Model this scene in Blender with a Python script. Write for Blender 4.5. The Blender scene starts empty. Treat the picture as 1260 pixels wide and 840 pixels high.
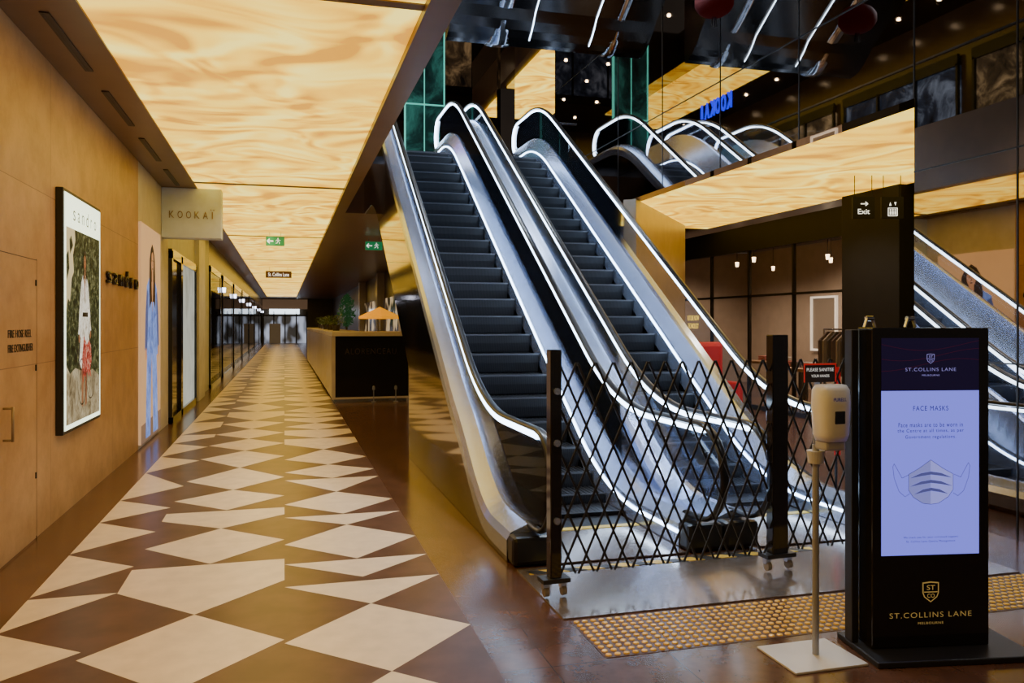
import bpy, bmesh, math, random
from mathutils import Matrix, Vector
random.seed(7)
C=bpy.context.scene.collection
D=bpy.data
pi=math.pi
# ------------------------------------------------------------------ materials
def nodes(name):
    m=D.materials.new(name); m.use_nodes=True
    nt=m.node_tree
    return m,nt,nt.nodes['Principled BSDF']
def pos(nt,scale=(1,1,1),swz=None):
    g=nt.nodes.new('ShaderNodeNewGeometry')
    mp=nt.nodes.new('ShaderNodeMapping'); mp.inputs['Scale'].default_value=scale
    if swz:
        s=nt.nodes.new('ShaderNodeSeparateXYZ'); c=nt.nodes.new('ShaderNodeCombineXYZ')
        nt.links.new(g.outputs['Position'],s.inputs[0])
        for i,a in enumerate(swz):
            nt.links.new(s.outputs[a],c.inputs[i])
        nt.links.new(c.outputs[0],mp.inputs['Vector'])
    else: nt.links.new(g.outputs['Position'],mp.inputs['Vector'])
    return mp.outputs[0]
def M(name,col,rough=.5,metal=0,emit=None,es=0,n=4,var=.12,col2=None,bump=0,nscale=(1,1,1),spec=.5,detail=3,dist=0):
    m,nt,b=nodes(name)
    v=pos(nt,nscale)
    t=nt.nodes.new('ShaderNodeTexNoise'); t.inputs['Scale'].default_value=n; t.inputs['Detail'].default_value=detail
    t.inputs['Distortion'].default_value=dist
    nt.links.new(v,t.inputs['Vector'])
    r=nt.nodes.new('ShaderNodeValToRGB')
    c2=col2 or tuple(c*(1-var) for c in col)
    r.color_ramp.elements[0].position=.35; r.color_ramp.elements[1].position=.65
    r.color_ramp.elements[0].color=(*c2,1); r.color_ramp.elements[1].color=(*col,1)
    nt.links.new(t.outputs['Fac'],r.inputs[0]); nt.links.new(r.outputs[0],b.inputs['Base Color'])
    b.inputs['Roughness'].default_value=rough; b.inputs['Metallic'].default_value=metal
    b.inputs['Specular IOR Level'].default_value=spec
    if emit:
        b.inputs['Emission Color'].default_value=(*emit,1); b.inputs['Emission Strength'].default_value=es
    if bump:
        bp=nt.nodes.new('ShaderNodeBump'); bp.inputs['Strength'].default_value=bump; bp.inputs['Distance'].default_value=.02
        nt.links.new(t.outputs['Fac'],bp.inputs['Height']); nt.links.new(bp.outputs[0],b.inputs['Normal'])
    return m
def tiled(name,cols,mort,w,h,rough,swz=None,n=2.5,offset=0,msize=.004,spec=.5,metal=0):
    m,nt,b=nodes(name)
    v=pos(nt,(1,1,1),swz)
    t=nt.nodes.new('ShaderNodeTexNoise'); t.inputs['Scale'].default_value=n; t.inputs['Detail'].default_value=6; t.inputs['Roughness'].default_value=.65
    nt.links.new(v,t.inputs['Vector'])
    r=nt.nodes.new('ShaderNodeValToRGB')
    r.color_ramp.elements[0].position=.36; r.color_ramp.elements[1].position=.64
    r.color_ramp.elements[0].color=(*cols[0],1); r.color_ramp.elements[1].color=(*cols[1],1)
    nt.links.new(t.outputs['Fac'],r.inputs[0])
    k=nt.nodes.new('ShaderNodeTexBrick'); k.offset=offset
    k.inputs['Scale'].default_value=1; k.inputs['Brick Width'].default_value=w; k.inputs['Row Height'].default_value=h
    k.inputs['Mortar Size'].default_value=msize; k.inputs['Mortar'].default_value=(*mort,1)
    k.inputs['Bias'].default_value=0
    nt.links.new(v,k.inputs['Vector'])
    nt.links.new(r.outputs[0],k.inputs['Color1'])
    mx=nt.nodes.new('ShaderNodeMixRGB'); mx.blend_type='MULTIPLY'; mx.inputs[0].default_value=1; mx.inputs[2].default_value=(.88,.88,.88,1)
    nt.links.new(r.outputs[0],mx.inputs[1]); nt.links.new(mx.outputs[0],k.inputs['Color2'])
    nt.links.new(k.outputs['Color'],b.inputs['Base Color'])
    b.inputs['Roughness'].default_value=rough; b.inputs['Specular IOR Level'].default_value=spec; b.inputs['Metallic'].default_value=metal
    return m
def glassy(name,fac=.12,tint=(.9,.95,1),haze=0,hcol=(.6,.72,.95)):
    m,nt,b=nodes(name)
    nt.nodes.remove(b)
    o=nt.nodes['Material Output']
    tr=nt.nodes.new('ShaderNodeBsdfTransparent'); tr.inputs[0].default_value=(*tint,1)
    src=tr.outputs[0]
    if haze:
        df=nt.nodes.new('ShaderNodeBsdfDiffuse'); df.inputs[0].default_value=(*hcol,1)
        m0=nt.nodes.new('ShaderNodeMixShader'); m0.inputs[0].default_value=haze
        nt.links.new(tr.outputs[0],m0.inputs[1]); nt.links.new(df.outputs[0],m0.inputs[2]); src=m0.outputs[0]
    gl=nt.nodes.new('ShaderNodeBsdfGlossy'); gl.inputs['Roughness'].default_value=.02
    lw=nt.nodes.new('ShaderNodeLayerWeight'); lw.inputs[0].default_value=fac
    mx=nt.nodes.new('ShaderNodeMixShader')
    nt.links.new(lw.outputs['Fresnel'],mx.inputs[0]); nt.links.new(src,mx.inputs[1]); nt.links.new(gl.outputs[0],mx.inputs[2])
    nt.links.new(mx.outputs[0],o.inputs[0])
    return m
def lightpanel(name,strength):
    m,nt,b=nodes(name)
    v=pos(nt,(1,1,1))
    L=nt.links.new
    def noise(vec,scale,detail,dist=0,rough=.5):
        t=nt.nodes.new('ShaderNodeTexNoise'); t.inputs['Scale'].default_value=scale; t.inputs['Detail'].default_value=detail; t.inputs['Distortion'].default_value=dist; t.inputs['Roughness'].default_value=rough
        L(vec,t.inputs['Vector']); return t
    def math_(op,a,b_=None,c=None):
        n=nt.nodes.new('ShaderNodeMath'); n.operation=op
        for i,x in enumerate((a,b_,c)):
            if x is None: continue
            if isinstance(x,(int,float)): n.inputs[i].default_value=x
            else: L(x,n.inputs[i])
        return n.outputs[0]
    n0=noise(v,.6,1)
    vm=nt.nodes.new('ShaderNodeVectorMath'); vm.operation='MULTIPLY_ADD'; vm.inputs[1].default_value=(2.0,2.0,2.0)
    L(n0.outputs['Color'],vm.inputs[0]); L(v,vm.inputs[2])
    mp=nt.nodes.new('ShaderNodeMapping'); mp.inputs['Scale'].default_value=(.8,1.35,1); mp.inputs['Rotation'].default_value=(0,0,.45)
    L(vm.outputs[0],mp.inputs['Vector'])
    off=nt.nodes.new('ShaderNodeVectorMath'); off.operation='ADD'; off.inputs[1].default_value=(.08,.13,0); L(mp.outputs[0],off.inputs[0])
    ha=noise(mp.outputs[0],1.3,2,.8,.42); hb=noise(off.outputs[0],1.3,2,.8,.42)
    slope=math_('MULTIPLY',math_('SUBTRACT',ha.outputs['Fac'],hb.outputs['Fac']),3.6)
    big=noise(mp.outputs[0],.5,1)
    mix=math_('ADD',math_('ADD',slope,.50),math_('MULTIPLY',math_('SUBTRACT',big.outputs['Fac'],.5),.8))
    r=nt.nodes.new('ShaderNodeValToRGB'); r.color_ramp.interpolation='B_SPLINE'
    e=r.color_ramp.elements
    e[0].position=.05; e[0].color=(.58,.25,.010,1); e[1].position=.98; e[1].color=(1.0,.78,.15,1)
    x=e.new(.34); x.color=(.92,.47,.022,1)
    x=e.new(.62); x.color=(1,.61,.038,1)
    L(mix,r.inputs[0])
    L(r.outputs[0],b.inputs['Emission Color'])
    b.inputs['Emission Strength'].default_value=strength
    b.inputs['Base Color'].default_value=(.3,.2,.1,1); b.inputs['Roughness'].default_value=.3
    return m
def hazard(name):
    m,nt,b=nodes(name)
    v=pos(nt)
    w=nt.nodes.new('ShaderNodeTexWave'); w.bands_direction='DIAGONAL'; w.inputs['Scale'].default_value=2.6
    nt.links.new(v,w.inputs['Vector'])
    r=nt.nodes.new('ShaderNodeValToRGB'); r.color_ramp.interpolation='CONSTANT'
    r.color_ramp.elements[0].color=(.02,.02,.02,1); r.color_ramp.elements[1].color=(.75,.5,.05,1); r.color_ramp.elements[1].position=.5
    nt.links.new(w.outputs['Fac'],r.inputs[0]); nt.links.new(r.outputs[0],b.inputs['Base Color'])
    return m
wood=tiled('ply_wall',[(.46,.26,.10),(.61,.37,.16)],(.24,.13,.05),2.4,1.3,.42,swz=(1,2,0),n=3,msize=.003)
stone=M('pale_stone',(.68,.64,.56),.5)
brown=tiled('brown_floor',[(.085,.038,.022),(.135,.062,.036)],(.03,.018,.012),.6,1.2,.2,n=5,msize=.003,spec=.5)
darkdia=M('taupe_tile',(.125,.062,.045),.30,col2=(.085,.042,.030),n=5,detail=6,spec=.28)
whitedia=M('cream_tile',(.84,.69,.50),.3,n=8,var=.12,detail=6,spec=.35)
soffit=M('soffit_brown',(.17,.095,.05),.35)
blackgl=M('black_gloss',(.012,.011,.012),.08)
blackmt=M('black_matte',(.015,.015,.017),.45)
blackdull=M('black_dull',(.012,.011,.011),.6,spec=.12)
steel=M('brushed_steel',(.52,.60,.80),.22,.8,n=2,nscale=(12,1,1),var=.03)
steelfl=M('floor_steel',(.42,.36,.32),.18,.7,n=30,var=.2)
chrome=M('chrome',(.6,.62,.68),.10,1)
mirror=M('dark_mirror',(.52,.47,.43),.015,1,n=1.3,var=.1,bump=.008)
mirrorc=M('ceiling_mirror',(.24,.22,.21),.03,1,n=.9,var=.15,bump=.004)
mirror2=M('smoked_mirror',(.30,.25,.22),.07,1,n=1.0,var=.2,bump=.02)
led=M('led_white',(.8,.85,1),.5,0,(.55,.75,1),12)
panel=lightpanel('ceiling_glow',2.0)
glass=glassy('clear_glass',.05)
bglass=glassy('balustrade_clear',.08,(.93,.95,1),.01)
gold=M('gold',(.75,.52,.2),.3,1)
bronze=M('bronze_letter',(.30,.22,.14),.4,.3)
goldtxt=M('gold_print',(.70,.50,.16),.4,0,(.8,.55,.16),.28)
rubber=M('rubber',(.01,.01,.012),.3)
white=M('white_plastic',(.92,.93,.95),.35)
haz=hazard('hazard_tape')
def groove(name):
    m,nt,b=nodes(name)
    v=pos(nt)
    w=nt.nodes.new('ShaderNodeTexWave'); w.bands_direction='X'; w.inputs['Scale'].default_value=22
    nt.links.new(v,w.inputs['Vector'])
    r=nt.nodes.new('ShaderNodeValToRGB'); r.color_ramp.elements[0].color=(.005,.005,.006,1); r.color_ramp.elements[1].color=(.030,.030,.034,1)
    nt.links.new(w.outputs['Fac'],r.inputs[0]); nt.links.new(r.outputs[0],b.inputs['Base Color'])
    b.inputs['Roughness'].default_value=.42; b.inputs['Metallic'].default_value=.1; b.inputs['Specular IOR Level'].default_value=.3
    return m
stepm=groove('step_grooves')
stepedge=M('step_edge',(.07,.07,.08),.4,.3)
def E(name,col,s): return M(name,col,.5,0,col,s,var=.05)
# ------------------------------------------------------------------ mesh helpers
def attach(o,p):
    o.parent=p; o.matrix_parent_inverse=Matrix.Translation(-Vector(p.location))
def mk(name,verts,faces,mats,mi=None,smooth=False,parent=None,bevel=0,keep=False):
    if not isinstance(mats,(list,tuple)): mats=[mats]
    xs=[v[0] for v in verts]; ys=[v[1] for v in verts]; zs=[v[2] for v in verts]
    o=Vector(((min(xs)+max(xs))/2,(min(ys)+max(ys))/2,min(zs)))
    if keep: o=Vector((0,0,0))
    me=D.meshes.new(name); me.from_pydata([tuple(Vector(v)-o) for v in verts],[],faces)
    for m in mats: me.materials.append(m)
    if mi:
        for p,i in zip(me.polygons,mi): p.material_index=i
    if smooth:
        for p in me.polygons: p.use_smooth=True
    me.update()
    ob=D.objects.new(name,me); ob.location=o; C.objects.link(ob)
    if bevel:
        b=ob.modifiers.new('b','BEVEL'); b.width=bevel; b.segments=2; b.limit_method='ANGLE'
    if parent: attach(ob,parent)
    return ob
class G:
    def __init__(s): s.v=[];s.f=[];s.m=[]
    def add(s,v,f,m=0):
        n=len(s.v); s.v+=[tuple(a) for a in v]; s.f+=[tuple(i+n for i in q) for q in f]; s.m+=[m]*len(f); return s
    def box(s,x0,x1,y0,y1,z0,z1,m=0):
        v=[(x,y,z) for x in(x0,x1) for y in(y0,y1) for z in(z0,z1)]
        return s.add(v,[(0,1,3,2),(4,6,7,5),(0,4,5,1),(2,3,7,6),(0,2,6,4),(1,5,7,3)],m)
    def cyl(s,p0,p1,r0,r1=None,n=16,m=0):
        r1=r0 if r1 is None else r1
        p0=Vector(p0);p1=Vector(p1);d=(p1-p0).normalized()
        a=d.orthogonal().normalized();b=d.cross(a)
        v=[];f=[]
        for p,r in((p0,r0),(p1,r1)):
            for i in range(n):
                t=2*pi*i/n; v.append(p+(a*math.cos(t)+b*math.sin(t))*r)
        for i in range(n): f.append((i,(i+1)%n,n+(i+1)%n,n+i))
        f.append(tuple(range(n-1,-1,-1))); f.append(tuple(range(n,2*n)))
        return s.add(v,f,m)
    def rev(s,c,prof,n=24,m=0):
        v=[];f=[]
        for r,z in prof:
            for i in range(n):
                t=2*pi*i/n; v.append((c[0]+r*math.cos(t),c[1]+r*math.sin(t),c[2]+z))
        for k in range(len(prof)-1):
            for i in range(n): f.append((k*n+i,k*n+(i+1)%n,(k+1)*n+(i+1)%n,(k+1)*n+i))
        f.append(tuple(range(n-1,-1,-1))); f.append(tuple((len(prof)-1)*n+i for i in range(n)))
        return s.add(v,f,m)
    def prismX(s,x0,x1,poly,m=0):
        n=len(poly)
        v=[(x0,y,z) for y,z in poly]+[(x1,y,z) for y,z in poly]
        f=[tuple(range(n)),tuple(range(2*n-1,n-1,-1))]+[(i,n+i,n+(i+1)%n,(i+1)%n) for i in range(n)]
        return s.add(v,f,m)
    def sweep(s,path,prof,m=0,closed=True):
        n=len(prof);v=[];f=[]
        for i,p in enumerate(path):
            a=Vector(path[max(i-1,0)]);b=Vector(path[min(i+1,len(path)-1)])
            t=(b-a).normalized(); nn=Vector((0,-t.z,t.y))
            for dx,dn in prof: v.append(Vector(p)+Vector((dx,0,0))+nn*dn)
        for k in range(len(path)-1):
            for i in range(n): f.append((k*n+i,k*n+(i+1)%n,(k+1)*n+(i+1)%n,(k+1)*n+i))
        f.append(tuple(range(n))); f.append(tuple((len(path)-1)*n+i for i in range(n-1,-1,-1)))
        return s.add(v,f,m)
    def ob(s,name,mats,**k): 
        o=mk(name,s.v,s.f,mats,s.m,**k)
        bm=bmesh.new(); bm.from_mesh(o.data); bmesh.ops.recalc_face_normals(bm,faces=bm.faces); bm.to_mesh(o.data); bm.free()
        return o
def empty(name,loc=(0,0,0)):
    e=D.objects.new(name,None); e.location=loc; e.empty_display_size=.2; C.objects.link(e); return e
def tag(o,label,cat,group=None):
    o['label']=label; o['category']=cat
    if group: o['group']=group
    return o
def struct(o): o['kind']='structure'; return o
def copytree(o,off,parent=None):
    c=o.copy(); C.objects.link(c)
    if parent is None: c.location=Vector(o.location)+Vector(off)
    else:
        c.parent=parent; c.matrix_parent_inverse=o.matrix_parent_inverse.copy()
    for ch in list(o.children): copytree(ch,off,c)
    return c
def text(name,body,width,mat,height=None,ext=.002,parent=None,loc=(0,0,0),face='cam',spacing=1,bold=0,facemat=None):
    cu=D.curves.new(name,'FONT'); cu.body=body; cu.size=1; cu.extrude=0; cu.align_x='CENTER'; cu.space_character=spacing; cu.offset=bold
    cu.align_y='CENTER'
    t=D.objects.new('tmp',cu); C.objects.link(t)
    dg=bpy.context.evaluated_depsgraph_get()
    me=D.meshes.new_from_object(t.evaluated_get(dg)); C.objects.unlink(t)
    xs=[v.co.x for v in me.vertices]; ys=[v.co.y for v in me.vertices]
    w=max(xs)-min(xs); h=max(ys)-min(ys)
    sx=width/w; sy=(height/h) if height else sx
    cx=(max(xs)+min(xs))/2; cy=(max(ys)+min(ys))/2
    bm=bmesh.new(); bm.from_mesh(me)
    for v in bm.verts: v.co=Vector(((v.co.x-cx)*sx,(v.co.y-cy)*sy,0))
    if ext:
        r=bmesh.ops.extrude_face_region(bm,geom=bm.faces[:])
        for g in r['geom']:
            if isinstance(g,bmesh.types.BMVert): g.co.z=ext
    for f in bm.faces: f.material_index=0
    if facemat and ext:
        for f in bm.faces:
            if all(v.co.z>ext*.9 for v in f.verts): f.material_index=1
    if face=='cam': R_=Matrix(((1,0,0),(0,0,-1),(0,1,0)))
    elif face=='px': R_=Matrix(((0,0,1),(1,0,0),(0,1,0)))
    elif face=='mx': R_=Matrix(((0,0,-1),(-1,0,0),(0,1,0)))
    for v in bm.verts: v.co=R_@v.co
    bmesh.ops.recalc_face_normals(bm,faces=bm.faces[:])
    bm.to_mesh(me); bm.free()
    me.materials.clear(); me.materials.append(mat)
    if facemat: me.materials.append(facemat)
    o=D.objects.new(name,me); o.location=loc; C.objects.link(o)
    if parent: attach(o,parent)
    return o
def letters_y(word,y0,y1,z,xh,mat,parent,x,ext,bold=0,asc='dlhtkbf',facemat=None,wf=.85):
    n=len(word); p=(y1-y0)/n
    for i,ch in enumerate(word):
        tall=ch in asc; h=xh*(1.45 if tall else 1)
        text('letter',ch,xh*(wf if ch!='r' else wf*.65),mat,h,ext=ext,parent=parent,loc=(x,y0+p*(i+.5),z+h/2),face='px',bold=bold,facemat=facemat)
def flat(name,items,mats,frame,parent=None,step=.0006):
    g=G()
    for k,(pts,mi) in enumerate(items):
        g.add([frame(a,b,(k+1)*step) for a,b in pts],[tuple(range(len(pts)))],mi)
    return mk(name,g.v,g.f,mats,g.m,parent=parent)
def ell(cx,cy,rx,ry,n=20,a0=0,a1=2*pi):
    return [(cx+rx*math.cos(a0+(a1-a0)*i/n),cy+ry*math.sin(a0+(a1-a0)*i/n)) for i in range(n)]
def stroke(pts,w):
    out=[]
    for (x0,y0),(x1,y1) in zip(pts,pts[1:]):
        L=math.hypot(x1-x0,y1-y0) or 1; nx,ny=-(y1-y0)/L*w/2,(x1-x0)/L*w/2
        out.append([(x0+nx,y0+ny),(x0-nx,y0-ny),(x1-nx,y1-ny),(x1+nx,y1+ny)])
    return out
# ------------------------------------------------------------------ floor
WX=-1.786; ZC=3.66
g=G()
g.add([(-1.786,-4,0),(13,-4,0),(13,70,0),(-1.786,70,0)],[(0,1,2,3)],0)
g.add([(-1.43,-4,.001),(.953,-4,.001),(.953,69,.001),(-1.43,69,.001)],[(0,1,2,3)],1)
HW=.4766
def dia(xc,y,up,dn,y2=None,half=False):
    if y2 is None: pts=[(xc-HW,y),(xc,y-dn),(xc+HW,y),(xc,y+up)] if up>0 else [(xc-HW,y),(xc,y-dn),(xc+HW,y)]
    else: pts=[(xc-HW,y),(xc,y-dn),(xc+HW,y),(xc+HW,y2),(xc-HW,y2)]
    if half:
        pts=[(xc,y-dn),(xc+HW,y)]+([(xc,y+up)] if y2 is None else [(xc+HW,y2),(xc,y2)])
        if y2 is None and up==0: pts=[(xc,y-dn),(xc+HW,y),(xc,y)]
    g.add([(a,b,.002) for a,b in pts],[tuple(range(len(pts)))],2)
near={ .4766:[(3.28,.47,.47),(4.22,.47,.47),(5.12,0,.43),(5.60,0,.40),(6.1,.48,.48),(6.95,0,.37),(7.45,.45,.48)],
 -.4766:[(3.32,.46,.47),(4.27,.5,.49),(5.26,.0,.49,5.74),(6.25,.47,.5),(7.08,0,.36,7.35),(7.85,.4,.48)],
 -1.43:[(3.50,.42,.42),(4.37,.37,.45),(5.28,0,.54),(5.82,.4,.5),(6.75,.42,.5),(7.6,.42,.42)]}
for xc,l in near.items():
    half=xc<-1
    for it in l:
        dia(xc,it[0],it[1],it[2],it[3] if len(it)>3 else None,half)
    c=l[-1][0]+l[-1][1]
    while c<68:
        d=random.choice([.45,.55,.7,.85]); u=random.choice([.4,.55,.7,.85]); q=random.random()
        if q<.38:
            e=random.choice([.3,.5,.7]); dia(xc,c+d,0,d,c+d+e,half); c+=d+e
        elif q<.5: dia(xc,c+d,0,d,None,half); c+=d
        else: dia(xc,c+d,u,d,None,half); c+=d+u
fl=mk('floor',g.v,g.f,[brown,darkdia,whitedia],g.m,keep=True); struct(fl)
# ------------------------------------------------------------------ left wall
w=G().box(WX-.2,WX,-4,11.2,0,ZC).ob('wall_left',wood); struct(w)
w=G().box(WX-.2,WX,11.2,13.97,0,ZC).ob('wall_left_stone',stone); struct(w)
lanew=M('lane_wall',(.62,.66,.72),.5)
w=G().box(WX-.2,WX,13.97,21.2,0,ZC).ob('wall_left_shops',lanew); struct(w)
w=G().box(WX-.2,WX,21.2,70,0,ZC).ob('wall_left_dark',M('lane_dark',(.10,.08,.07),.25)); struct(w)
w=G().box(WX,WX+.09,17.9,19.2,0,ZC-.002).ob('wall_left_pillar',M('cream_pillar',(.70,.72,.76),.45)); struct(w)
seam=M('seam_dark',(.08,.045,.02),.6)
d=empty('door_1',(WX,6.0,0)); struct(d)
G().box(WX,WX+.004,5.2,6.8,.02,2.07).ob('door_leaf',wood,parent=d)
gg=G()
gg.box(WX,WX+.005,5.2,6.81,2.07,2.076).box(WX,WX+.005,6.8,6.806,0,2.08)
gg.ob('door_gap',seam,parent=d)
for z in(.45,1.25,1.88):
    G().box(WX,WX+.012,6.765,6.785,z,z+.045).ob('hinge',blackmt,parent=d)
h=G(); h.cyl((WX+.06,6.05,.82),(WX+.06,6.05,1.05),.009).cyl((WX,6.05,.83),(WX+.06,6.05,.83),.008).cyl((WX,6.05,1.04),(WX+.06,6.05,1.04),.008)
h.ob('handle',bronze,parent=d,smooth=True)
blk=M('black_print',(.01,.01,.01),.5)
t=empty('wall_lettering',(WX,6.4,1.4)); tag(t,'small black capital lettering for fire equipment on plywood wall','sign')
text('text_line','FIRE HOSE REEL',.52,blk,.055,parent=t,loc=(WX+.006,6.4,1.53),face='px',bold=.0)
text('text_line','FIRE EXTINGUISHER',.56,blk,.055,parent=t,loc=(WX+.006,6.42,1.43),face='px',bold=.0)
t=empty('shop_sign_lettering',(WX,10.1,2.0)); tag(t,'raised lowercase shop name letters with highlights painted as glowing faces on plywood wall','sign')
letters_y('sandro',9.15,11.1,2.02,.13,M('sign_dark',(.02,.014,.008),.25,.3),t,WX+.002,.035,facemat=M('letter_highlight',(.8,.65,.42),.3,0,(1,.78,.45),.75),wf=1.15,bold=-.004)  # face emission stands in for highlights on the dark letters
# lightbox poster
Y0p,Y1p,Z0p,Z1p=7.33,8.71,.69,2.71; XF=WX+.058
p=empty('lightbox_poster',(WX,8.0,.69)); tag(p,'tall illuminated advertising lightbox with black frame and fashion photo','poster')
G().box(WX,XF,Y0p,Y1p,Z0p,Z1p).ob('frame',blackmt,parent=p,bevel=.006)
pw=E('poster_white',(.80,.95,.72),2.2)
G().box(XF,XF+.004,Y0p+.03,Y1p-.03,Z0p+.03,Z1p-.03).ob('lit_face',pw,parent=p)
def leafy(name,c1,c2,c3,s,n=9,lo=.35,mid=.5,hi=.68):
    m,nt,b=nodes(name)
    v=pos(nt)
    t=nt.nodes.new('ShaderNodeTexNoise'); t.inputs['Scale'].default_value=n; t.inputs['Detail'].default_value=6; t.inputs['Roughness'].default_value=.7; t.inputs['Distortion'].default_value=.8
    nt.links.new(v,t.inputs[0])
    r=nt.nodes.new('ShaderNodeValToRGB'); e=r.color_ramp.elements
    e[0].position=lo; e[0].color=(*c1,1); e[1].position=hi; e[1].color=(*c3,1); x=e.new(mid); x.color=(*c2,1)
    nt.links.new(t.outputs['Fac'],r.inputs[0]); nt.links.new(r.outputs[0],b.inputs['Emission Color']); b.inputs['Emission Strength'].default_value=s
    b.inputs['Base Color'].default_value=(.01,.01,.01,1); b.inputs['Specular IOR Level'].default_value=.1
    return m
pm=[E('pic_sky',(.30,.30,.18),.5),leafy('pic_leaves',(.006,.008,.003),(.03,.038,.012),(.34,.32,.14),1.1,16,.38,.52,.72),leafy('pic_robe',(.38,.31,.20),(.80,.72,.56),(.95,.90,.78),1.2,14),E('pic_skin',(.26,.12,.06),.6),E('pic_red',(.40,.04,.02),.8),E('pic_dark',(.02,.015,.01),.2),leafy('pic_ground',(.10,.07,.03),(.34,.26,.14),(.6,.5,.3),1.0,6),leafy('pic_flowers',(.10,.01,.01),(.50,.05,.03),(.8,.5,.35),1.0,22),E('pic_haze',(.50,.46,.28),.8)]
fr=lambda a,b,k:(XF+.005+k*.5,Y0p+.07+a,Z0p+.07+b)
W=1.24;H=1.64
it=[([(0,0),(W,0),(W,H),(0,H)],1),([(0,0),(W,0),(W,.34),(.95,.42),(.7,.40),(.3,.46),(.12,.42),(0,.50)],6),
 ([(0,.95),(.06,1.05),(.12,1.02),(.18,1.22),(.25,1.28),(.22,1.42),(.30,1.55),(.28,H),(0,H)],8),([(.02,1.2),(.10,1.3),(.07,1.45),(.0,1.4)],1),([(.12,1.42),(.22,1.5),(.16,1.58),(.10,1.54)],1)]
it+= [([(.52,.75),(.52,.12),(.58,.10),(.62,.6),(.655,.10),(.72,.12),(.74,.75)],3),
 ([(.44,.50),(.48,.72),(.50,.95),(.51,1.20),(.57,1.27),(.69,1.27),(.76,1.20),(.77,.95),(.80,.70),(.84,.46),(.72,.42),(.66,.62),(.62,.78),(.58,.60),(.52,.44)],2),
 ([(.40,.75),(.46,1.05),(.51,1.2),(.545,1.13),(.50,.95),(.47,.72)],2),([(.72,1.13),(.76,1.2),(.81,1.05),(.88,.78),(.82,.74),(.76,.95)],2),
 (ell(.85,.74,.026,.04),3),(ell(.43,.71,.026,.04),3),
 ([(.60,1.27),(.66,1.27),(.63,1.05)],3),
 (ell(.63,1.405,.062,.085),5),([(.575,1.40),(.56,1.22),(.60,1.24),(.60,1.38)],5),([(.685,1.40),(.70,1.22),(.66,1.24),(.66,1.38)],5),
 (ell(.63,1.385,.042,.062),3),([(.61,1.25),(.65,1.25),(.65,1.33),(.61,1.33)],3),
 (ell(.615,1.395,.008,.005,8),5),(ell(.645,1.395,.008,.005,8),5),(ell(.63,1.35,.014,.005,8),4),
 ([(.53,.90),(.74,.90),(.735,.94),(.54,.94)],5)]
for c in((.50,.33),(.80,.36)):
    for q in stroke(ell(c[0],c[1],.15,.2,18)+[(c[0]+.15,c[1])],.012): it.append((q,5))
for q in stroke([(.50,.33),(.62,.66),(.80,.36)],.022)+stroke([(.62,.66),(.52,.72)],.018): it.append((q,4))
it.append(([(.46,.54),(.50,.40),(.58,.36),(.64,.42),(.72,.36),(.82,.50),(.80,.64),(.72,.70),(.62,.64),(.52,.70)],7))
flat('picture',it,pm,fr,parent=p)
letters_y('sandro',Y0p+.26,Y1p-.18,Z0p+1.785,.085,M('print_grey',(.2,.22,.17),.5),p,XF+.006,0,wf=.95,bold=-.004)
# poster by doorway
p=empty('wall_poster',(WX,12.05,.05)); tag(p,'tall fashion poster of long-haired person in pale blue suit','poster')
G().box(WX,WX+.03,11.22,12.9,.05,2.9).ob('poster_board',E('poster_beige',(.76,.50,.28),.5),parent=p)
pm=[E('p_grey',(.50,.40,.30),.25),leafy('p_blue',(.10,.16,.50),(.22,.34,.80),(.38,.50,.95),.9,5),E('p_skin',(.60,.32,.18),.5),leafy('p_hair',(.05,.02,.01),(.13,.06,.025),(.26,.13,.06),.3,14),E('p_shade',(.08,.13,.42),.5),E('p_floor',(.35,.25,.2),.3)]
fr=lambda a,b,k:(WX+.031+k,11.22+a,.05+b)
it=[([(0,0),(1.68,0),(1.68,.30),(0,.24)],5),
 ([(.36,.04),(.74,.04),(.80,.7),(.86,1.15),(.93,.7),(1.0,.04),(1.42,.04),(1.34,.8),(1.24,1.35),(.5,1.35),(.42,.8)],1),
 ([(.34,1.15),(.38,1.7),(.44,2.05),(.66,2.17),(1.1,2.17),(1.32,2.04),(1.40,1.7),(1.44,1.12),(1.1,1.10),(.85,1.3),(.65,1.1)],1),
 ([(.28,1.2),(.34,1.7),(.44,2.02),(.55,1.95),(.52,1.5),(.46,1.2)],4),([(1.22,1.95),(1.32,2.02),(1.44,1.7),(1.50,1.25),(1.36,1.2),(1.28,1.6)],4),
 ([(.86,1.3),(.89,1.3),(.90,2.0),(.87,2.0)],4),
 (ell(.37,1.15,.055,.08),2),(ell(1.43,1.16,.055,.08),2),
 ([(.64,1.75),(.62,2.10),(.66,2.42),(.76,2.57),(.88,2.64),(1.0,2.57),(1.10,2.42),(1.14,2.1),(1.16,1.72),(1.02,1.85),(.8,1.85)],3),
 ([(.8,2.12),(.96,2.12),(.88,1.7)],2),
 (ell(.88,2.38,.105,.15),2),([(.82,2.1),(.94,2.1),(.94,2.26),(.82,2.26)],2),(ell(.84,2.41,.02,.01),3),(ell(.92,2.41,.02,.01),3),(ell(.88,2.30,.03,.011),3),
 ([(.87,2.34),(.89,2.34),(.88,2.41)],3),([(.77,2.36),(.79,2.50),(.88,2.55),(.97,2.50),(.99,2.36),(1.02,2.5),(.88,2.62),(.74,2.5)],3)]
flat('picture',it,pm,fr,parent=p)
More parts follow.
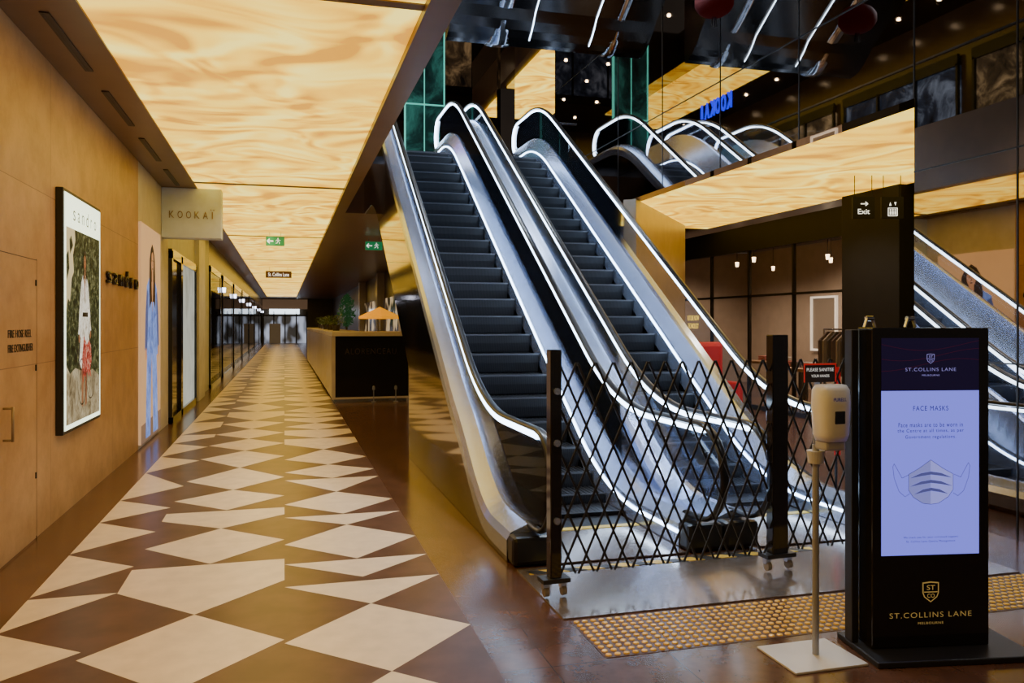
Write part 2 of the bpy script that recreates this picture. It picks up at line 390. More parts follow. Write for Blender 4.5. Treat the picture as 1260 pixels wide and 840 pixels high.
# hanging bulkhead sign
s=empty('blade_sign',(-1.34,13.2,2.9)); tag(s,'square pale grey bulkhead sign with thin bronze shop name letters','sign')
G().box(WX+.002,-.93,13.2,13.5,2.9,ZC-.002).ob('sign_panel',M('sign_stone',(.66,.78,.95),.5,spec=.2),parent=s,bevel=.01)
for i,ch in enumerate('KOOKAI'):
    text('letter',ch,.014 if ch=='I' else .07,bronze,.105,ext=.012,parent=s,loc=(-1.64+.12*i+(0 if i<5 else -.02),13.2,3.25),face='cam',bold=-.010 if ch!='I' else 0)
for dx in(-.02,.02): G().box(-1.06+dx-.006,-1.06+dx+.006,13.18,13.2,3.325,3.34).ob('letter_dot',bronze,parent=s)
# shopfronts along the lane
def shopfront(y0,y1,zt,inner,label,n=2,pane=True):
    e=empty('shopfront',(WX,(y0+y1)/2,0)); tag(e,label,'shopfront','shopfronts along the lane')
    gg=G(); fwd=.05 if pane else .06
    for i in range(n+1):
        y=y0+(y1-y0-.12)*i/n; gg.box(WX,WX+fwd,y,y+.12,0,zt)
    gg.box(WX,WX+fwd,y0,y1,zt-.12,zt+.03).box(WX,WX+fwd,y0,y1,0,.1)
    gg.ob('frame',blackgl,parent=e)
    G().box(WX+.01,WX+.02,y0+.1,y1-.1,.1,zt-.1).ob('window_display',inner,parent=e)
    if pane: G().box(WX+.03,WX+.035,y0+.1,y1-.1,.1,zt-.1).ob('glass_pane',glass,parent=e)
    return e
shopfront(13.97,15.3,2.77,blackgl,'black-framed dark shop door leaf',1,False)
shopfront(15.3,17.8,2.77,leafy('shop_pale',(.40,.40,.32),(.62,.63,.52),(.72,.74,.62),.75,.8),'black-framed shopfront with pale lit entry',1,False)
def sticky(name,c1,c2,s,lo=.52,hi=.62,sc=(1,1,.25),n=2.2):
    m,nt,b=nodes(name)
    v=pos(nt,sc)
    t=nt.nodes.new('ShaderNodeTexNoise'); t.inputs['Scale'].default_value=n; t.inputs['Detail'].default_value=1
    nt.links.new(v,t.inputs[0])
    r=nt.nodes.new('ShaderNodeValToRGB'); r.color_ramp.elements[0].position=lo; r.color_ramp.elements[1].position=hi
    r.color_ramp.elements[0].color=(*c1,1); r.color_ramp.elements[1].color=(*c2,1)
    nt.links.new(t.outputs['Fac'],r.inputs[0]); nt.links.new(r.outputs[0],b.inputs['Emission Color']); b.inputs['Emission Strength'].default_value=s
    b.inputs['Base Color'].default_value=(.01,.01,.012,1); b.inputs['Roughness'].default_value=.1
    return m
ds=[sticky('shop_dim',(.006,.005,.008),(.45,.28,.12),.8,.56,.68,sc=(1,.4,.8)),sticky('shop_blue',(.01,.009,.016),(.35,.42,.9),1.2,.56,.68,sc=(1,.4,.8))]
wl=E('walllight',(.75,.8,1),7)
y=21.2
for i,L in enumerate([4.2,5.5,6,7,8,9,9]):
    shopfront(y,y+L-.9,3.0,ds[i%2],'black glossy shopfront with dim window display' if i%2==0 else 'black glossy shopfront with bluish lit display',1)
    o=G().rev((WX+.10,y+L-.45,2.5),[(.04,0),(.05,.14)],12).ob('wall_light',wl); tag(o,'small bright cool wall light between shopfronts','wall light','lane wall lights')
    y+=L
H1=4.6
# ------------------------------------------------------------------ ceiling of lane
c=G().box(WX-.2,1.07,-4,70,ZC+.03,H1).ob('ceiling',soffit); struct(c)
g=G()
g.box(WX,-1.28,-4,70,ZC,ZC+.03).box(.88,1.07,-4,70,ZC-.04,ZC+.03)
seams=[-2.2,5.27,12.7,20.1,27.5,34.9,42.3,49.7,57.1,64.5]
for s_ in seams: g.box(-1.28,.88,s_-.05,s_+.05,ZC,ZC+.03)
struct(g.ob('trim_1',soffit))
for a,b in zip(seams,seams[1:]):
    o=G().box(-1.275,.875,a+.055,b-.055,ZC+.008,ZC+.028).ob('ceiling_light_panel',panel)
    tag(o,'large glowing amber ceiling panel with rippled sand pattern','ceiling light','glowing ceiling panels')
vd=M('vent_dark',(.03,.02,.012),.5)
for y in(6.0,7.9,9.8,11.7,14.5,16.5):
    e=G().box(-1.56,-1.50,y,y+1.3,ZC-.01,ZC-.0005,0)
    e.box(-1.545,-1.535,y+.02,y+1.28,ZC-.012,ZC-.01,1)
    o=e.ob('ceiling_vent',[vd,blackmt]); tag(o,'long slim dark air slot in brown soffit','vent','ceiling vents')
struct(G().box(WX-.2,6,70,70.2,0,4.5).ob('wall_far',M('far_wall',(.10,.08,.06),.4)))
e=empty('end_shopfront',(-.2,69.9,0)); tag(e,'brightly lit glazed shopfront closing the end of the lane','shopfront')
G().box(-1.7,1.8,69.9,69.95,0,2.3).ob('window_display',sticky('endglow',(.05,.045,.04),(.55,.60,.75),.8,.42,.6,(1,1,.6),1.2),parent=e)
gg=G()
for x in(-1.72,-.9,.0,.9,1.75): gg.box(x,x+.10,69.8,69.9,0,2.6)
gg.box(-1.7,1.8,69.8,69.9,2.2,2.32); gg.ob('frame',blackmt,parent=e)
G().box(-1.2,1.2,69.8,69.98,2.4,2.8).ob('fascia',E('fascia_w',(.75,.88,1),3),parent=e)
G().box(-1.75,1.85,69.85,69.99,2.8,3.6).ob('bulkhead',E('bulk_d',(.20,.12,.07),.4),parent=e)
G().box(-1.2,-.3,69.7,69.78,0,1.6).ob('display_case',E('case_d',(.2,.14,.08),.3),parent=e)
def hangsign(x,y,w,h,z,body,bg,fg,label):
    e=empty('hanging_sign',(x,y,z)); tag(e,label,'sign')
    G().box(x-w/2,x+w/2,y,y+.05,z,z+h).ob('sign_box',bg,parent=e,bevel=.005)
    for dx in(-w*.35,w*.35): G().cyl((x+dx,y+.025,z+h),(x+dx,y+.025,ZC),.006).ob('rod',steel,parent=e)
    text('sign_text',body,w*.8,fg,h*.55,ext=.003,parent=e,loc=(x,y-.001,z+h/2))
    return e
grn=E('exit_green',(.02,.28,.10),.45); wem=E('white_lit',(.9,.95,.9),1.5); wdim=E('white_dim',(.8,.9,.85),.8)
def manicon(e,x,y,z,s,m):
    it=[(ell(0,.9,.13,.13,12),0),([(-.12,.72),(.18,.72),(.12,.3),(-.1,.3)],0)]
    for q in stroke([(.12,.68),(.38,.5),(.5,.6)],.1)+stroke([(-.08,.68),(-.32,.55),(-.42,.32)],.1)+stroke([(.05,.32),(.3,.1),(.25,-.2)],.13)+stroke([(-.05,.32),(-.15,0),(-.45,-.1)],.13): it.append((q,0))
    flat('running_figure',it,[m],lambda a,b,k:(x+a*s,y-k,z+b*s),parent=e)
for (x,y,z) in((-.2,19.0,3.35),(2.05,19.5,3.35)):
    e=empty('exit_sign',(x,y,z)); tag(e,'green illuminated exit sign with white running figure','exit sign','exit signs')
    G().box(x-.2,x+.2,y,y+.05,z,z+.2).ob('sign_box',grn,parent=e)
    for dx in(-.12,.12): G().cyl((x+dx,y+.025,z+.2),(x+dx,y+.025,ZC),.006).ob('rod',steel,parent=e)
    manicon(e,x+.06,y-.002,z+.06,.11,wdim)
    for k,q in enumerate(stroke([(-.17,.1),(-.04,.1)],.03)+stroke([(-.12,.15),(-.17,.1),(-.12,.05)],.025)):
        flat('arrow',[(q,0)],[wdim],lambda a,b,kk:(x+a,y-.002-kk,z+b),parent=e)
hangsign(-.2,30.5,.9,.24,3.25,'St. Collins Lane',M('sign_bronze',(.12,.06,.03),.4),wem,'dark bronze hanging lane sign with small white lettering')
# ------------------------------------------------------------------ counter kiosk in lane
e=empty('cafe_counter',(1.7,17,0)); tag(e,'long glossy black counter with cream edge and lit side panels','counter')
tan=M('panel_tan',(.50,.42,.32),.25)
G().box(.96,2.5,16.98,18.2,.08,1.36).box(.96,1.6,18.2,36,.08,1.36).ob('counter_body',[blackgl],parent=e)
G().box(.97,2.46,17.0,18.1,0,.08).ob('plinth',steel,parent=e)
G().box(.93,2.55,16.9,18.3,1.34,1.43).box(.93,1.65,18.3,36.1,1.34,1.43).ob('countertop',M('cream_top',(.6,.52,.40),.3),parent=e,bevel=.008)
G().box(.93,1.0,16.94,16.98,.05,1.34).box(1.0,2.5,16.94,16.98,.05,.09).ob('front_frame',tan,parent=e)
for i in range(9):
    G().box(.93,.96,17.0+i*2.1,19.05+i*2.1,.08,1.34).ob('side_panel',tan,parent=e)
text('counter_lettering','ALORENCEAU',1.05,M('faint_gold',(.030,.020,.012),.4),.12,ext=0,parent=e,loc=(1.72,16.978,1.03),spacing=1.2,bold=-.01)
lg=M('lamp_grey',(.22,.22,.23),.4)
for xx in(1.75,2.2):
    o=G().rev((xx,16.7,0),[(.05,0),(.05,.012),(.010,.02),(.010,.24),(.03,.26),(.026,.32),(.0,.34)],14).ob('floor_lamp',lg,smooth=False); tag(o,'small grey bollard light before dark counter','lamp','small lamps by the counter')
leafm=M('leafg',(.10,.16,.03),.5); potm=M('pot_d',(.05,.04,.035),.4)
def plant(x,y,z,s,label):
    e=empty('potted_shrub',(x,y,z)); tag(e,label,'plant','plants on the counter')
    G().rev((x,y,z),[(.10*s,0),(.14*s,.18*s)],16).ob('pot',potm,parent=e)
    g=G()
    for i in range(130):
        a=random.uniform(0,2*pi); r=random.uniform(.0,.28)*s; h=random.uniform(.18,.5)*s
        c=Vector((x+r*math.cos(a),y+r*math.sin(a),z+h)); d=Vector((math.cos(a),math.sin(a),random.uniform(-.3,.9))).normalized()*.10*s; q=Vector((-math.sin(a),math.cos(a),0))*.03*s
        g.add([c-d*.5,c+q,c+d,c-q],[(0,1,2,3)])
    g.ob('foliage',leafm,parent=e)
for i,(x,y) in enumerate([(1.2,20),(1.2,22.5),(1.2,25),(1.25,28),(1.3,31)]): plant(x,y,1.43,.75,'dark pot with green leafy shrub on counter')
e=empty('cafe_umbrella',(2.3,20.5,0)); tag(e,'orange canopy umbrella on slim pole beside counter','umbrella')
ux,uy=2.30,20.5
G().cyl((ux,uy,0),(ux,uy,1.97),.02).ob('pole',steel,parent=e)
g=G(); n=8
vv=[(ux,uy,2.02)]+[(ux+.52*math.cos(2*pi*i/n),uy+.52*math.sin(2*pi*i/n),1.78) for i in range(n)]+[(ux+.52*math.cos(2*pi*i/n),uy+.52*math.sin(2*pi*i/n),1.72) for i in range(n)]
g.add(vv,[(0,1+i,1+(i+1)%n) for i in range(n)]+[(1+i,9+i,9+(i+1)%n,1+(i+1)%n) for i in range(n)])
g.ob('canopy',M('orange_cloth_glow',(.8,.30,.0),.6,0,(1,.38,.0),.8,spec=.1),parent=e)  # canopy emission stands in for light on the cloth
# tree
e=empty('tree',(2.75,38,0)); tag(e,'slender indoor tree with dim green lit foliage','tree')
G().cyl((2.75,38,0),(2.75,38,2.0),.06,.04).ob('trunk',M('bark',(.08,.05,.03),.8),parent=e)
g=G()
for i in range(260):
    a=random.uniform(0,2*pi); ph=random.uniform(-1,1); r=random.uniform(.2,1)
    c=Vector((2.75+.4*r*math.cos(a)*math.sqrt(1-ph*ph),38+.4*r*math.sin(a)*math.sqrt(1-ph*ph),2.2+.7*ph)); 
    d=Vector((random.uniform(-1,1),random.uniform(-1,1),random.uniform(-1,1))).normalized()*.14; q=d.orthogonal().normalized()*.05
    g.add([c-d,c+q,c+d,c-q],[(0,1,2,3)])
g.ob('foliage',E('leaf_green_glow',(.03,.12,.04),.2),parent=e)  # green light on the leaves is put in as emission
struct(G().box(3.9,4.1,18,70,0,ZC).ob('wall_lane_east',M('lane_east',(.09,.055,.035),.3)))
for y in(19.5,26,33,41): struct(G().box(3.6,3.9,y,y+.7,0,ZC).ob('wall_east_column',tan))
e=empty('east_shopfront',(3.85,29,0)); tag(e,'dim glazed shopfront behind the counter with warm lights','shopfront')
G().box(3.84,3.89,20.4,40.8,.2,2.6).ob('window_display',sticky('shop_w',(.02,.014,.01),(.6,.42,.22),.9,sc=(1,.6,.6)),parent=e)
# ------------------------------------------------------------------ escalators
M_=.653; Y0=6.6; Y1=Y0+H1/M_; R=.7
def base(y):
    def ramp(u):
        if u<-R: return 0
        if u>R: return u
        return (u+R)**2/(4*R)
    return M_*(ramp(y-Y0)-ramp(y-Y1))
def fl_(y):
    u=min(max((y-5.7)/1.3,0),1); return .36*(u*u*(3-2*u))
YB,YT=5.12,15.15; YE=15.35; CH=.90
ys=[5.25,5.35,5.5,5.7,5.8]+[5.9+.1*i for i in range(17)]+[8+.6*i for i in range(9)]+[12.9+.1*i for i in range(17)]+[14.8,15.0,15.2,YE]
ys=sorted(set(round(v,3) for v in ys))
def loop(x,c,r,ret=.2,bottom=True):
    zc=c-r; p=[]
    if bottom:
        p=[(x,YB+ret,c-2*r)]
        for i in range(0,13):
            a=-pi/2-pi*i/12; p.append((x,YB+r*math.cos(a)*1.0,zc+r*math.sin(a)))
    else: p=[(x,YB-.06,c-.003),(x,YB,c)]
    for y in ys:
        if YB+.05<y<YT-.05: p.append((x,y,base(y)+c))
    for i in range(0,13):
        a=pi/2-pi*i/12; p.append((x,YT+r*math.cos(a),H1+zc+r*math.sin(a)))
    p.append((x,YT-ret,H1+c-2*r))
    return p
def oval(rx,rz,n=12): return [(rx*math.cos(2*pi*i/n),rz*math.sin(2*pi*i/n)) for i in range(n)]
xa,xb=1.61,2.80; OFF=1.55
esc=empty('escalator',((xa+xb)/2,5.3,0))
tag(esc,'upward escalator with black handrails, glass sides and white light strips','escalator','pair of escalators')
t=[(y,base(y)-.34) for y in ys if base(y)-.34>0.02]
dz=.95
bot=[(YE,H1-dz),(14.2,H1-dz),(13.6,H1-dz-.1),(9.7,base(9.7)-dz),(9.7,.004)]
g=G(); g.prismX(1.455,2.955,t+bot+[(t[0][0],.004)]); g.ob('truss_body',blackmt,parent=esc)
def clad(x0,x1,ex):
    g=G()
    for a,b in zip(ys,ys[1:]):
        def lo(y): return .004 if y<=9.7 else max(base(y)-.95,.004)
        for (aa,bb) in ([(a,9.7),(9.7,b)] if a<9.7<b else [(a,b)]):
            la=lo(aa) if not(aa==9.7 and bb>9.7) else base(9.7)-.95
            v=[(x,y,z) for x in(x0,x1) for (y,z) in((aa,la),(bb,lo(bb)),(bb,base(bb)+.08+ex*fl_(bb)),(aa,base(aa)+.08+ex*fl_(aa)))]
            g.add(v,[(0,1,2,3),(4,7,6,5),(0,4,5,1),(3,2,6,7),(0,3,7,4),(1,5,6,2)])
    return g
clad(1.435,1.455,1).ob('side_cladding',mirror2,parent=esc)
clad(2.955,2.975,.3).ob('side_cladding',mirror2,parent=esc)
for x,s in((xa,-1),(xb,1)):
    ex=1 if s<0 else .3
    prof=[(s*.178,.04,ex),(s*.178,.15,ex),(s*.150,.20,ex),(s*.03,.25,ex),(-s*.02,.25,ex),(-s*.10,.18,0),(-s*.10,-.12,0),(-s*.085,-.12,0),(-s*.085,.02,0)]
    g=G(); n=len(prof); v=[];f=[]
    for y in ys:
        for dx,c_,k in prof: v.append((x+dx,y,base(y)+k*fl_(y)+(c_ if (c_>0 or y>6.3) else .003)))
    for k in range(len(ys)-1):
        for i in range(n): f.append((k*n+i,k*n+(i+1)%n,(k+1)*n+(i+1)%n,(k+1)*n+i))
    f.append(tuple(range(n))); f.append(tuple((len(ys)-1)*n+i for i in range(n-1,-1,-1)))
    g.add(v,f); dk=g.ob('balustrade_deck',steel,parent=esc)
    G().box(x-.175 if s<0 else x-.1,x+.1 if s<0 else x+.175,5.10,5.25,.009,.20).ob('newel_base',rubber,parent=esc,bevel=.03)
    pth=[(x-s*.105,y,base(y)+.12) for y in ys]
    G().sweep(pth,[(-.006,-.010),(.006,-.010),(.006,.010),(-.006,.010)]).ob('skirt_light_strip',led,parent=esc)
    g=G()
    yy=[YB-.3+.03*i for i in range(10)]+[y for y in ys if YB<y<YT]+[YT+.03*i for i in range(10)]
    v=[];f=[]
    for y in yy:
        lo=.25+ex*fl_(y); 
        if y<YB: q=.29*math.sqrt(max(0,1-((YB-y)/.31)**2)); h=.55+q; lo=max(.27,.55-q)
        elif y>YT: q=.29*math.sqrt(max(0,1-((y-YT)/.31)**2)); h=.55+q; lo=min(max(.27,.55-q)+ex*.36,h-.01)
        else: h=.84
        v+= [(x-.005,y,base(y)+lo),(x+.005,y,base(y)+lo),(x+.005,y,base(y)+h),(x-.005,y,base(y)+h)]
    for k in range(len(yy)-1):
        for i in range(4): f.append((k*4+i,k*4+(i+1)%4,(k+1)*4+(i+1)%4,(k+1)*4+i))
    g.add(v,f); gl=g.ob('balustrade_glass',bglass,parent=esc)
    hr=G().sweep(loop(x,CH,.33),oval(.034,.018)).ob('handrail',rubber,parent=esc,smooth=True)
    G().sweep(loop(x,CH-.043,.287,bottom=False),[(-.028,-.010),(.028,-.010),(.028,.010),(-.028,.010)]).ob('light_strip',led,parent=hr)
x0,x1=xa+.115,xb-.115
PT=.32
g=G()
n=24
for i in range(n):
    a=x0+(x1-x0)*i/n; b=a+(x1-x0)/n*.55
    g.box(a,b,0,PT-.005,-.012,0)
g.prismX(x0,x1,[(0,-.012),(PT-.005,-.012),(PT-.005,-.04),(.06,-.04),(.05,-.20),(.035,-.20),(.012,-.10)])
g.box(x0,x1,-.003,.010,-.016,.001,1)
stmesh=None
yk=5.95
while yk<14.95:
    z=base(yk+.02)
    if stmesh is None:
        me=D.meshes.new('step'); me.from_pydata(g.v,[],g.f); me.materials.append(stepm); me.materials.append(stepedge)
        for p_,i_ in zip(me.polygons,g.m): p_.material_index=i_
        bm=bmesh.new(); bm.from_mesh(me); bmesh.ops.recalc_face_normals(bm,faces=bm.faces[:]); bm.to_mesh(me); bm.free(); stmesh=me
    o=D.objects.new('step',stmesh); C.objects.link(o); o.location=(0,yk,z+.012)
    if z<.21: o.scale=(1,1,max(.05,(z+.01)/.21))
    attach(o,esc)
    yk+=PT
G().box(x0,x1,5.1,5.95,.009,.016).ob('comb_plate',steelfl,parent=esc)
G().box(x0,x1,5.88,5.95,.016,.02).ob('comb_teeth',M('yellow_comb',(.7,.5,.05),.4),parent=esc)
G().box(x0,x1,15.02,15.38,H1-.02,H1+.014).ob('comb_plate',steelfl,parent=esc)
e2=copytree(esc,(OFF,0,0)); e2['label']='second escalator beside the first, with glass sides and bright rails'
o=G().box(1.45,4.55,4.15,5.06,.002,.008).ob('landing_plate',steelfl); tag(o,'brushed steel landing floor plate before escalators','floor plate')
o=G().box(1.5,3.6,4.93,5.0,.008,.011).ob('hazard_tape',haz); tag(o,'yellow and black striped hazard tape on steel plate','tape')
# tactile paving
g=G().box(1.48,5.1,3.62,4.12,.0012,.0022,0)
for i in range(76):
    for j in range(10):
        x=1.505+i*.0472; y=3.648+j*.0495
        g.rev((x,y,.0022),[(.0165,0),(.0145,.005),(.008,.007)],9,1)
tag(g.ob('tactile_paving',[M('tact_base',(.105,.052,.030),.3),M('tact_stud',(1,.60,.09),.3,.15)]),'strip of brass tactile warning studs across brown floor','tactile paving')
# ------------------------------------------------------------------ trellis gate
gate=empty('trellis_gate')
tag(gate,'black expanding trellis barrier on castors closing off the escalators','gate')
def lattice(xs0,xs1,z0,z1,p=.118,sl=2.15):
    g=G(); hh=(z1-z0); run=hh/sl; hw=.0066
    for s,yy in((1,-.006),(-1,.006)):
        k=-int(run/p)-2
        while k*p<(xs1-xs0)+run:
            xa_=xs0+k*p
            if s>0: A=(xa_,z0);B=(xa_+run,z1)
            else: A=(xa_+run,z0);B=(xa_,z1)
            def cl(A,B):
                (ax,az),(bx,bz)=A,B
                t0,t1=0,1
                dx=bx-ax
                ta=(xs0-ax)/dx; tb=(xs1-ax)/dx
                if ta>tb: ta,tb=tb,ta
                t0=max(t0,ta);t1=min(t1,tb)
                if t1-t0<.03: return None
                return (ax+dx*t0,az+(bz-az)*t0),(ax+dx*t1,az+(bz-az)*t1)
            r=cl(A,B)
            if r:
                (ax,az),(bx,bz)=r
                L=math.hypot(bx-ax,bz-az); nx,nz=-(bz-az)/L*hw,(bx-ax)/L*hw
                v=[(ax+nx,yy-.003,az+nz),(ax-nx,yy-.003,az-nz),(bx-nx,yy-.003,bz-nz),(bx+nx,yy-.003,bz+nz),
                   (ax+nx,yy+.003,az+nz),(ax-nx,yy+.003,az-nz),(bx-nx,yy+.003,bz-nz),(bx+nx,yy+.003,bz+nz)]
                g.add(v,[(0,1,2,3),(4,7,6,5),(0,4,5,1),(1,5,6,2),(2,6,7,3),(3,7,4,0)])
            k+=1
    return g
PX=1.51
lattice(.05,PX-.01,.12,1.36).ob('lattice',blackmt,parent=gate)
lattice(PX+.13,2.9,.12,1.36).ob('lattice',blackmt,parent=gate)
whg=M('wheel_grey',(.25,.22,.18),.4)
for x,wd,zt in((-.02,.07,1.44),(PX,.12,1.52),(2.9,.05,1.44)):
    G().box(x,x+wd,-.035,.035,.10,zt).ob('post',blackgl,parent=gate,bevel=.006)
    G().box(x-.05,x+wd+.05,-.05,.05,.09,.115).ob('foot_bar',blackmt,parent=gate)
    for xx in(x-.02,x+wd+.02):
        cst=G().box(xx-.018,xx+.018,-.02,.02,.05,.09); cst.cyl((xx-.014,-.01,.036),(xx+.014,-.01,.036),.028,n=20,m=1)
        cst.ob('castor',[steel,whg],parent=gate)
for z in(.45,.9,1.2): G().cyl((.015,-.04,z),(.015,-.055,z),.02).ob('bolt',steel,parent=gate)
gate.location=(1.5,4.50,.008); gate.rotation_euler=(0,0,math.radians(3.5))
# ------------------------------------------------------------------ right side building
ZT=8.6; MX=5.2; ZR=3.53; CY=5.78
def seams_on(name,x,y0,y1,z0,z1,vs,hs):
    g=G()
    for y in vs: g.box(x-.006,x,y-.006,y+.006,z0,z1)
    for z in hs: g.box(x-.006,x,y0,y1,z-.006,z+.006)
    return struct(g.ob(name,blackmt))
struct(G().box(MX,MX+.3,3.6,CY,0,ZT).ob('wall_mirror_column',mirror))
seams_on('trim_2',MX,3.6,CY,0,ZT,[4.76],[1.3,2.9,4.5,6.2])
struct(G().box(MX,MX+.22,CY,15.4,ZR,ZT).ob('wall_bulkhead',mirror))
seams_on('trim_3',MX,CY,15.4,ZR,ZT,[CY,7.4,9.0,10.6,12.2],[4.6,6.2])
struct(G().box(MX+.22,13,3.6,20,ZR+.03,ZR+.4).ob('ceiling_right',soffit))
o=G().box(5.45,8.3,3.9,14.9,ZR,ZR+.028).ob('ceiling_light_panel',panel); tag(o,'long glowing amber ceiling panel over side walkway','ceiling light','glowing ceiling panels')
a=Vector((5.22,11.55,0)); b=Vector((7.55,14.4,0)); dn=(b-a).normalized(); nn=Vector((-dn.y,dn.x,0))*.2
g=G(); v=[a,b,b+nn,a+nn]; v=v+[p_+Vector((0,0,ZR-.01)) for p_ in v]
g.add(v,[(0,1,2,3),(4,7,6,5),(0,4,5,1),(1,5,6,2),(2,6,7,3),(3,7,4,0)])
struct(g.ob('wall_diagonal',M('beige_panel',(.62,.50,.34),.3)))
SX=8.5
struct(G().box(SX+.05,SX+.3,3.6,10.8,0,ZR).ob('wall_right',M('dark_wall',(.03,.025,.022),.2)))
dkint=M('shop_interior',(.40,.32,.25),.5)
struct(G().box(12.3,12.5,10.3,20,0,ZR).ob('wall_shop_back',dkint))
struct(G().box(SX,12.3,19.8,20,0,ZR).ob('wall_shop_end',dkint))
sf=empty('corner_shopfront',(SX,15,0)); tag(sf,'dark glazed shopfront with thin black mullions and bulkhead','shopfront')
g=G()
for y in(10.8,12.2,13.6,15.0,16.4,17.8): g.box(SX-.04,SX+.02,y,y+.045,0,3.05)
g.box(SX-.06,SX+.04,6.2,19.8,2.98,3.45).box(SX-.04,SX+.02,10.8,19.8,2.1,2.14).box(SX-.04,SX+.02,10.8,19.8,0,.08)
g.ob('frame',blackdull,parent=sf)
G().box(SX-.012,SX-.004,10.8,19.8,.08,2.98).ob('glass_pane',glassy('shop_glass',.05,(.86,.82,.78),.03,(.5,.42,.36)),parent=sf)
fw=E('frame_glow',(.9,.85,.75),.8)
for (y,z,wd,hh,lab) in((13.6,.9,.7,.9,'pale lit picture frame on shop wall'),(16.0,1.0,.9,1.2,'pale lit picture frame on shop wall')):
    e=empty('wall_frame',(12.2,y,z)); tag(e,lab,'picture frame','lit frames inside the shop')
    q=G().box(12.22,12.28,y,y+.05,z,z+hh).box(12.22,12.28,y+wd,y+wd+.05,z,z+hh).box(12.22,12.28,y,y+wd+.05,z-.05,z).box(12.22,12.28,y,y+wd+.05,z+hh,z+hh+.05)
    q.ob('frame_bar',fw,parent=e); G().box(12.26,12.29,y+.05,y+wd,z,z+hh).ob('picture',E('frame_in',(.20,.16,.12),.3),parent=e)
pwm=E('pend_w',(1,.75,.45),9)
for i,(x,y) in enumerate([(9.9,12.5),(10.8,14.3),(9.6,15.9),(11.2,11.6),(11.1,16.8),(10.2,13.6),(9.2,14.6)]):
    o=G().rev((x,y,2.85),[(.03,0),(.04,.10)],14).ob('pendant_light',pwm); tag(o,'small warm spot light under shop ceiling','ceiling light','shop ceiling spots')
    G().cyl((x,y,2.95),(x,y,ZR+.02),.008).ob('cable',blackmt,parent=o)
fm=[M('fold_a',(.5,.45,.4),.9),M('fold_b',(.12,.1,.15),.9),M('fold_c',(.35,.1,.08),.9)]
oak=M('oak',(.30,.17,.08),.5)
for i,(x,y) in enumerate([(9.4,13.3),(10.4,15.6)]):
    e=empty('display_table',(x,y,0)); tag(e,'low wooden shop display table with folded clothes','table','shop display tables')
    G().box(x-.4,x+.4,y-.6,y+.6,.72,.78).ob('table_top',oak,parent=e,bevel=.01)
    for dx in(-.36,.36):
        for dy in(-.55,.55): G().box(x+dx-.025,x+dx+.025,y+dy-.025,y+dy+.025,0,.72).ob('leg',blackmt,parent=e)
    for k in range(3):
        o=G()
        for q in range(3): o.box(x-.16,x+.16,y-.48+k*.35,y-.22+k*.35,.781+q*.035,.812+q*.035)
        tag(o.ob('folded_clothes',fm[k],bevel=.008),'stack of folded clothes on display table','clothes','folded clothes on tables')
o=G().box(SX-.34,SX+.03,9.35,10.55,0,ZR-.002).ob('wall_black_column',blackdull,bevel=.01); struct(o)
def wayfinding(x,y,z,kind):
    e=empty('wayfinding_sign',(x,y,z)); tag(e,'small black hanging sign with white '+('exit word and arrow' if kind=='exit' else 'lift pictogram'),'sign')
    G().box(x-.14,x+.14,y,y+.04,z,z+.28).ob('sign_box',blackdull,parent=e)
    for dx in(-.11,.11): G().cyl((x+dx,y+.02,z+.28),(x+dx,y+.02,ZR-.01),.005).ob('rod',blackdull,parent=e)
    it=[]
    if kind=='exit':
        text('sign_text','Exit',.15,wem,.065,ext=.002,parent=e,loc=(x,y-.001,z+.09))
        it+=[(q,0) for q in stroke([(-.04,.19),(.045,.19)],.011)+stroke([(.02,.215),(.05,.19),(.02,.165)],.011)]
    else:
        it+=[(q,0) for q in stroke([(-.058,.035),(.058,.035),(.058,.135),(-.058,.135),(-.058,.035)],.009)]
        for dx in(-.03,0,.03): it+=[(ell(dx,.112,.010,.010,10),0),([(dx-.009,.05),(dx+.009,.05),(dx+.009,.095),(dx-.009,.095)],0)]
        it+=[([(-.045,.165),(-.018,.165),(-.032,.21)],0),([(.018,.21),(.045,.21),(.032,.165)],0)]
    flat('pictogram',it,[wem],lambda a,b,k:(x+a,y-.001-k,z+b),parent=e)
    e.rotation_euler=(0,0,math.radians(-18))
wayfinding(7.22,8.90,2.96,'exit'); wayfinding(7.58,8.80,2.96,'lift')
e=empty('armchair',(6.7,11.6,0)); red=M('red_cloth',(.60,.012,.012),.6)
tag(e,'red upholstered high-back armchair by shopfront','chair')
ax,ay=6.6,11.3
G().box(ax-.3,ax+.3,ay,ay+.6,.28,.48).ob('seat',red,parent=e,bevel=.05)
G().box(ax-.3,ax+.3,ay+.52,ay+.7,.3,1.3).ob('backrest',red,parent=e,bevel=.07)
for x in(ax-.34,ax+.24): G().box(x,x+.1,ay,ay+.6,.28,.68).ob('armrest',red,parent=e,bevel=.04)
for x in(ax-.25,ax+.25):
    for y in(ay+.05,ay+.62): G().cyl((x,y,0),(x,y,.29),.02).ob('leg',blackmt,parent=e)
bx,by=4.66,6.10
e=empty('banner_stand',(bx,by,0)); tag(e,'slim black stand holding narrow red banner beside escalator','banner')
G().cyl((bx,by,0),(bx,by,1.25),.012).cyl((bx+.02,by,0),(bx+.02,by,.02),.06).ob('stand',blackmt,parent=e)
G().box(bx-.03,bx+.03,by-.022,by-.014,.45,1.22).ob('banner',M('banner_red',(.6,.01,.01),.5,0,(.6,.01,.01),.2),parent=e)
t=empty('window_decal',(SX-.05,15.9,1.3)); tag(t,'yellow capital lettering on dark shop glass','sign')
yt=E('yellow_print',(.95,.65,.08),1.5)
for i,b_ in enumerate(['FUTURE NOW','TECHNOLOGY']): text('text_line',b_,.5 if i==0 else .46,yt,.11,ext=.002,parent=t,loc=(SX-.05,15.75,1.72-.17*i),face='mx')
